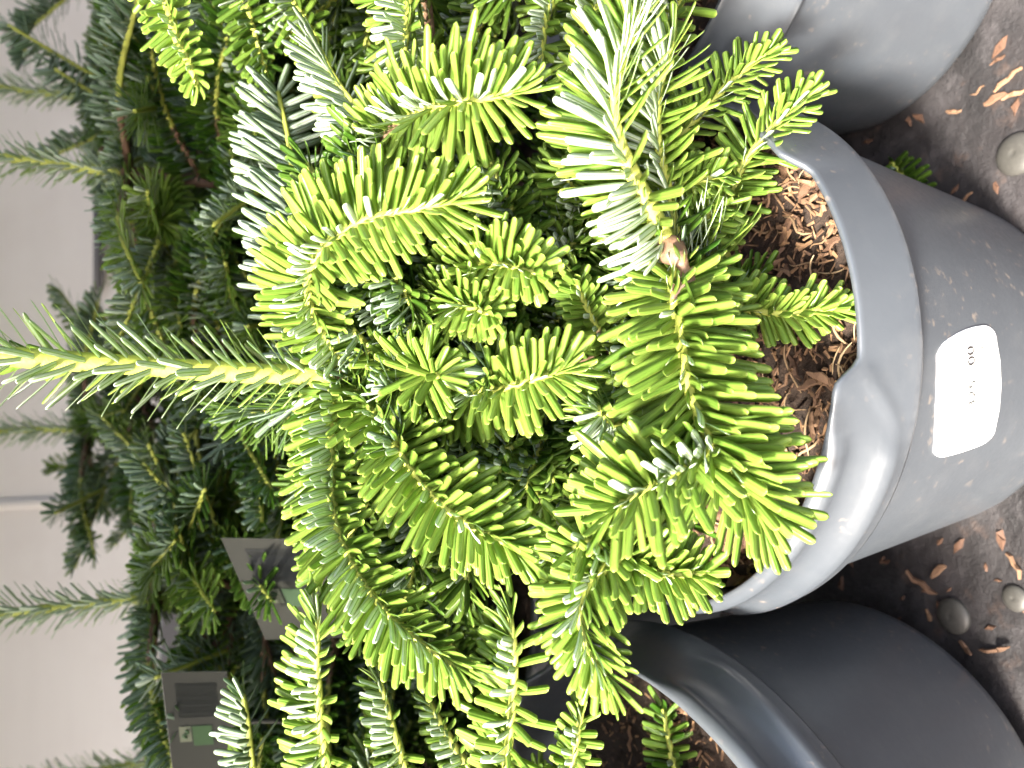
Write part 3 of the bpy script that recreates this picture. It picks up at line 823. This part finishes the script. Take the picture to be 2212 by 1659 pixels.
# left neighbour (its pot leans)
lp, lpo, lso = potted('potted_fir', 'potted fir in the leaning grey pot at the bottom edge, its pot in shade', (-0.1699, 0.2587, 0.0157), (0.1676, -0.1405, 0, math.radians(-60)), 60, 14, 0.3, 9)
lso.location = (0, 0, -0.014); TL = Tree(lp, 150); shreds(lso, 900, 2)
LT0 = np.array([-0.188, 0.262, 0.135]); LT1 = np.array([-0.200, 0.262, 0.270])
grow(TL, LT0, 0.270, (-0.012, 0.0), n_low=8, whorl=4, leader=0.12, age=0.6, seed=21, reach=0.072, dens=1700, nseg=4)
lpt = lambda f: LT0 + (LT1 - LT0) * f
sr = np.random.default_rng(6)
for q in range(22):                                   # extra limbs added out of view on the far left side to shade the pot
    az = sr.uniform(3.3, 5.0); f = sr.uniform(0.0, 0.50); a = lpt(f)
    e = a + np.array([math.cos(az), math.sin(az), sr.uniform(-0.10, 0.15)]) * sr.uniform(0.08, 0.16)
    pe, ze = pixel(e)
    if ze > 0 and pe[1] < 1760: continue
    TL.twig([a, (a + e) / 2 + np.array([0, 0, 0.004]), e], L=0.0165, age=sr.uniform(0.1, 0.6), dens=1700, bare=0.15, top=(0, -0.2, 0.9), r0=0.002, nseg=4, single=False)
T(lpt(0.95), [(720, 1740, 22.6), (702, 1640, 22.2), (690, 1530, 21.8), (684, 1420, 21.6), (688, 1330, 21.5)], 0.45, 0.75, -0.1, tree=TL, L=0.0150, age=0.20, dens=1600, bare=0.25)
T(lpt(0.75), [(1075, 1760, 22.4), (1092, 1660, 21.9), (1106, 1540, 21.4), (1112, 1420, 21.1), (1100, 1325, 21.0)], 0.4, 0.75, -0.1, tree=TL, L=0.0155, age=0.16, dens=1400, W=0.0023, bare=0.25)
T(lpt(0.5), [(1225, 1740, 23.6), (1236, 1660, 23.3), (1248, 1590, 23.1), (1257, 1535, 23.0)], 0.5, 0.7, -0.1, tree=TL, L=0.0100, age=0.25, dens=1800, bare=0.3)
T(lpt(0.85), [(895, 1740, 23.8), (872, 1650, 23.5), (845, 1560, 23.3), (820, 1470, 23.2)], 0.3, 0.8, -0.1, tree=TL, L=0.0130, age=0.38, dens=1800, bare=0.3)
T(lpt(0.7), [(1020, 1700, 24.5), (985, 1620, 24.4), (945, 1550, 24.3), (920, 1510, 24.3)], 0.4, 0.8, -0.1, tree=TL, L=0.0095, age=0.35, dens=1700, bare=0.3)
T(lpt(0.9), [(560, 1740, 27.5), (545, 1650, 27.5), (535, 1560, 27.5), (525, 1500, 27.6)], 0.0, 0.95, -0.1, tree=TL, L=0.0150, age=0.62, dens=1700, bare=0.3)
T(lpt(0.1), [(1470, 1720, 29.0), (1452, 1640, 29.0), (1440, 1570, 29.0), (1432, 1530, 29.0)], 0.8, 0.5, 0.0, tree=TL, L=0.0110, age=0.95, dens=1100, bare=0.3)
TL.finish()

# second and third rows
BACK = [
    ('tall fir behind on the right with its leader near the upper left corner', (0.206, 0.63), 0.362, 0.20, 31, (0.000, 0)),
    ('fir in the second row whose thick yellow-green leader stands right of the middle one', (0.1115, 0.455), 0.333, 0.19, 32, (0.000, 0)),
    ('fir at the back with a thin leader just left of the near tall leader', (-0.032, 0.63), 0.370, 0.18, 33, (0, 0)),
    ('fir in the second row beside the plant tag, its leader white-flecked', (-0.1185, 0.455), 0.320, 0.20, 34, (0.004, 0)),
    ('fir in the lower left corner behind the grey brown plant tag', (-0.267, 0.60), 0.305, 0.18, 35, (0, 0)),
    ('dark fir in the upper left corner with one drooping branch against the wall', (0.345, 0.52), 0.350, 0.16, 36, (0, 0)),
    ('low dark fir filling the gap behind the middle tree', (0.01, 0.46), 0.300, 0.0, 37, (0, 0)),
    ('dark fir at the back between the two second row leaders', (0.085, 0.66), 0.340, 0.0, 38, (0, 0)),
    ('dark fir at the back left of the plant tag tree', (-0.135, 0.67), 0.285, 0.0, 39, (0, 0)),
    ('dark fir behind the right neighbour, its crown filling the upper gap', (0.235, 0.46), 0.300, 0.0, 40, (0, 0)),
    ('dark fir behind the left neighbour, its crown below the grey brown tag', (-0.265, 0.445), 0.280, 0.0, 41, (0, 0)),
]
for lab, (x, y), tz, ld, sd, lean in BACK:
    b, bp_, bs = potted('potted_fir', lab, (x, y, 0), (0, 0, sd * 0.7), 0, 0, 0, sd)
    tb = Tree(b, 0)
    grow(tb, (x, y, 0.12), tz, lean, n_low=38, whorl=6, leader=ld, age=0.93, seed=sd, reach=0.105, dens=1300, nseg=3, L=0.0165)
    if sd == 32:
        T(np.array([x, y, 0.30]), [(352, 400, 42), (350, 450, 39.5), (350, 485, 37.5)], 0.8, 0.4, tree=tb, L=0.0165, age=0.30, dens=1800, radial=True, fa=1.15, nseg=4)
    if sd == 36:
        T(np.array([x, y, 0.345]), [(240, -120, 58), (180, -40, 57), (117, 17, 56), (62, 70, 55.5), (52, 130, 55)], 0.3, 0.8, tree=tb, L=0.018, age=0.9, dens=1500, nseg=4)
    if sd == 34:
        T(np.array([x, y, 0.31]), [(365, 1270, 42), (400, 1240, 39.5), (450, 1205, 38), (485, 1180, 37)], 0.6, 0.7, tree=tb, L=0.0165, age=0.12, dens=2300, nseg=4)
        T(np.array([x, y, 0.30]), [(440, 1120, 43), (480, 1100, 42), (525, 1080, 41)], 0.6, 0.7, tree=tb, L=0.0165, age=0.2, dens=2000, nseg=4)
        T(np.array([x, y, 0.28]), [(430, 1330, 42), (440, 1390, 41), (460, 1440, 40), (480, 1480, 39.5)], 0.8, 0.5, tree=tb, L=0.0160, age=0.45, dens=1900, nseg=4)
    tb.finish()

# ------------------------------------------------------------------ plant tags
def tag_card(label, c00, c10, c11, c01, seed):
    """corners: upper-left edge start, upper edge end, far corners (world points); prints lie on the card"""
    a, b, c, d = [np.asarray(p) for p in (c00, c10, c11, c01)]
    c = b + (d - a)
    nn = nrm(np.cross(b - a, d - a)); 
    if nn @ FWD > 0: nn = -nn
    o0 = a.copy()
    r = empty('plant_tag', o0); tagit(r, label, 'plant tag', 'plant tags hung on the firs')
    def pt(u, v, l): return a * (1 - u) * (1 - v) + b * u * (1 - v) + c * u * v + d * (1 - u) * v + nn * l - o0
    V = [pt(u, v, l) for l in (0, -0.0009) for u, v in ((0, 0), (1, 0), (1, 1), (0, 1))]
    me = mesh('card', np.array(V), np.array([(0, 1, 2, 3), (7, 6, 5, 4), (0, 4, 5, 1), (1, 5, 6, 2), (2, 6, 7, 3), (3, 7, 4, 0)]), [MT['card'], MT['cardedge']], [0, 0, 1, 1, 1, 1], smooth=False)
    link('card', me, r)
    def quadset(name, rects, mat, l=0.0003):
        V = []; Q = []
        for u0, u1, v0, v1 in rects:
            s0 = len(V); V += [pt(u0, v0, l), pt(u1, v0, l), pt(u1, v1, l), pt(u0, v1, l)]; Q.append((s0, s0 + 1, s0 + 2, s0 + 3))
        link(name, mesh(name, np.array(V), np.array(Q), [mat], smooth=False), r)
    r_ = np.random.default_rng(seed); u = 0.11; rc = []
    while u < 0.42:
        w_ = r_.uniform(0.006, 0.028); rc.append((u, min(u + w_, 0.43), 0.17, 0.80)); u += w_ + r_.uniform(0.004, 0.012)
    quadset('barcode', rc, MT['dark'])
    quadset('logo_panel', [(0.50, 0.64, 0.16, 0.34)], MT['pale']); quadset('logo_block', [(0.50, 0.68, 0.36, 0.66)], MT['green'])
    S_ = np.array([pt(0.5 + 0.05 * q * q, 1.0 + 0.9 * q, -0.0005 - 0.006 * q) for q in np.linspace(-0.02, 1, 7)])
    V, Q, TT_ = tube_data(S_, np.full(7, 0.0012), 6)
    link('strap', mesh('strap', V, [Q, TT_], [MT['card']]), r)
    t = np.linspace(0, 1, 14)
    C = np.array([pt(0.535 + 0.07 * q, 0.25 + 0.045 * math.sin(q * 6.6), 0.0006) for q in t])
    V, Q, TT_ = tube_data(C, np.full(14, 0.0005), 5, hint=nn)
    link('logo_mark', mesh('logo_mark', V, [Q, TT_], [MT['green']]), r)
    return r
tag_card('grey green plant tag with barcode sticking out left of the middle tree', at(477, 1162, 33), at(573, 1382, 33.4), at(790, 1385, 34.5), at(700, 1165, 34.5), 1)
tag_card('grey brown plant tag with barcode in the lower left corner', at(348, 1453, 33), at(376, 1690, 33), at(520, 1690, 34.5), at(490, 1450, 34.5), 2)

# ------------------------------------------------------------------ loose bits on the shelf
lr = np.random.default_rng(77)
for q, (px, py, s, lab) in enumerate([
    (2175, 170, 0.012, 'pale bark chip in the litter near the top right corner, longest of that heap'), (2150, 215, 0.009, None), (2190, 205, 0.009, None), (2080, 432, 0.009, 'lone thin brown bark chip beside the middle pot'), (2060, 240, 0.007, 'bark chip caught where the upper pot meets the shelf'), (2112, 195, 0.006, None),
    (1990, 1262, 0.015, 'light brown wedge of bark in the gap between the middle and left pots'), (2025, 1235, 0.009, 'thin bark sliver next to the light brown wedge between the pots'), (2005, 1330, 0.006, 'tiny bark chip lying at the foot of the left pot'), (2150, 1405, 0.014, 'long bark strip on the shelf in front of the dim bolt'), (2085, 1400, 0.007, 'short bark chip lying below the dim bolt by the left pot'), (2190, 1220, 0.011, 'rusty bark chip at the right edge under the middle pot'), (2155, 130, 0.007, None)]):
    o = link('bark_chip', CHIPS[lr.integers(10)]); p = ground_at(px, py, s * 0.12)
    o.location = tuple(p); o.rotation_euler = (lr.uniform(-.2, .2), lr.uniform(-.2, .2), lr.uniform(0, 6.28)); o.scale = (s, s, s)
    tagit(o, lab or 'small bark chip in the sunlit litter heap by the top right corner', 'bark chip', 'bark chips in the litter heap' if lab is None else 'bark chips loose on the shelf')
vv = []; qq = []
for q in range(420):
    x, y = lr.uniform(-0.3, 0.3), lr.uniform(0.02, 0.32)
    s = lr.uniform(0.0008, 0.0032); a = lr.uniform(0, 6.28); b0 = len(vv)
    for z in (0.0, 1.0):
        for i_ in range(4):
            an = a + i_ * 1.57 + lr.normal() * 0.2; rr_ = s * (1.6 if i_ % 2 else 0.6) * (1 - 0.3 * z)
            vv.append((x + rr_ * math.cos(an), y + rr_ * math.sin(an), z * s * 0.6 - 0.0001))
    qq += [(b0 + i_, b0 + (i_ + 1) % 4, b0 + 4 + (i_ + 1) % 4, b0 + 4 + i_) for i_ in range(4)] + [(b0 + 4, b0 + 5, b0 + 6, b0 + 7)]
dbo = link('wood_debris', mesh('wood_debris', np.array(vv), np.array(qq), [MT['chip']], smooth=False))
tagit(dbo, 'fine brown crumbs of bark strewn over the dark shelf', 'debris', None, 'stuff')
# a stray green sprig fallen behind the middle pot
g0 = ground_at(1960, 400, 0.004)
sg = empty('fir_sprig', g0); tagit(sg, 'small dark green fir sprig fallen on the shelf behind the middle pot', 'fir sprig')
TS = Tree(sg, 0)
TS.twig([ground_at(1925, 350, 0.012), ground_at(1955, 385, 0.012), ground_at(1990, 415, 0.010)], L=0.010, age=0.8, dens=1600, top=(0, 0, 1), nseg=4, name='stem', r0=0.001, r1=0.0007)
TS.finish()
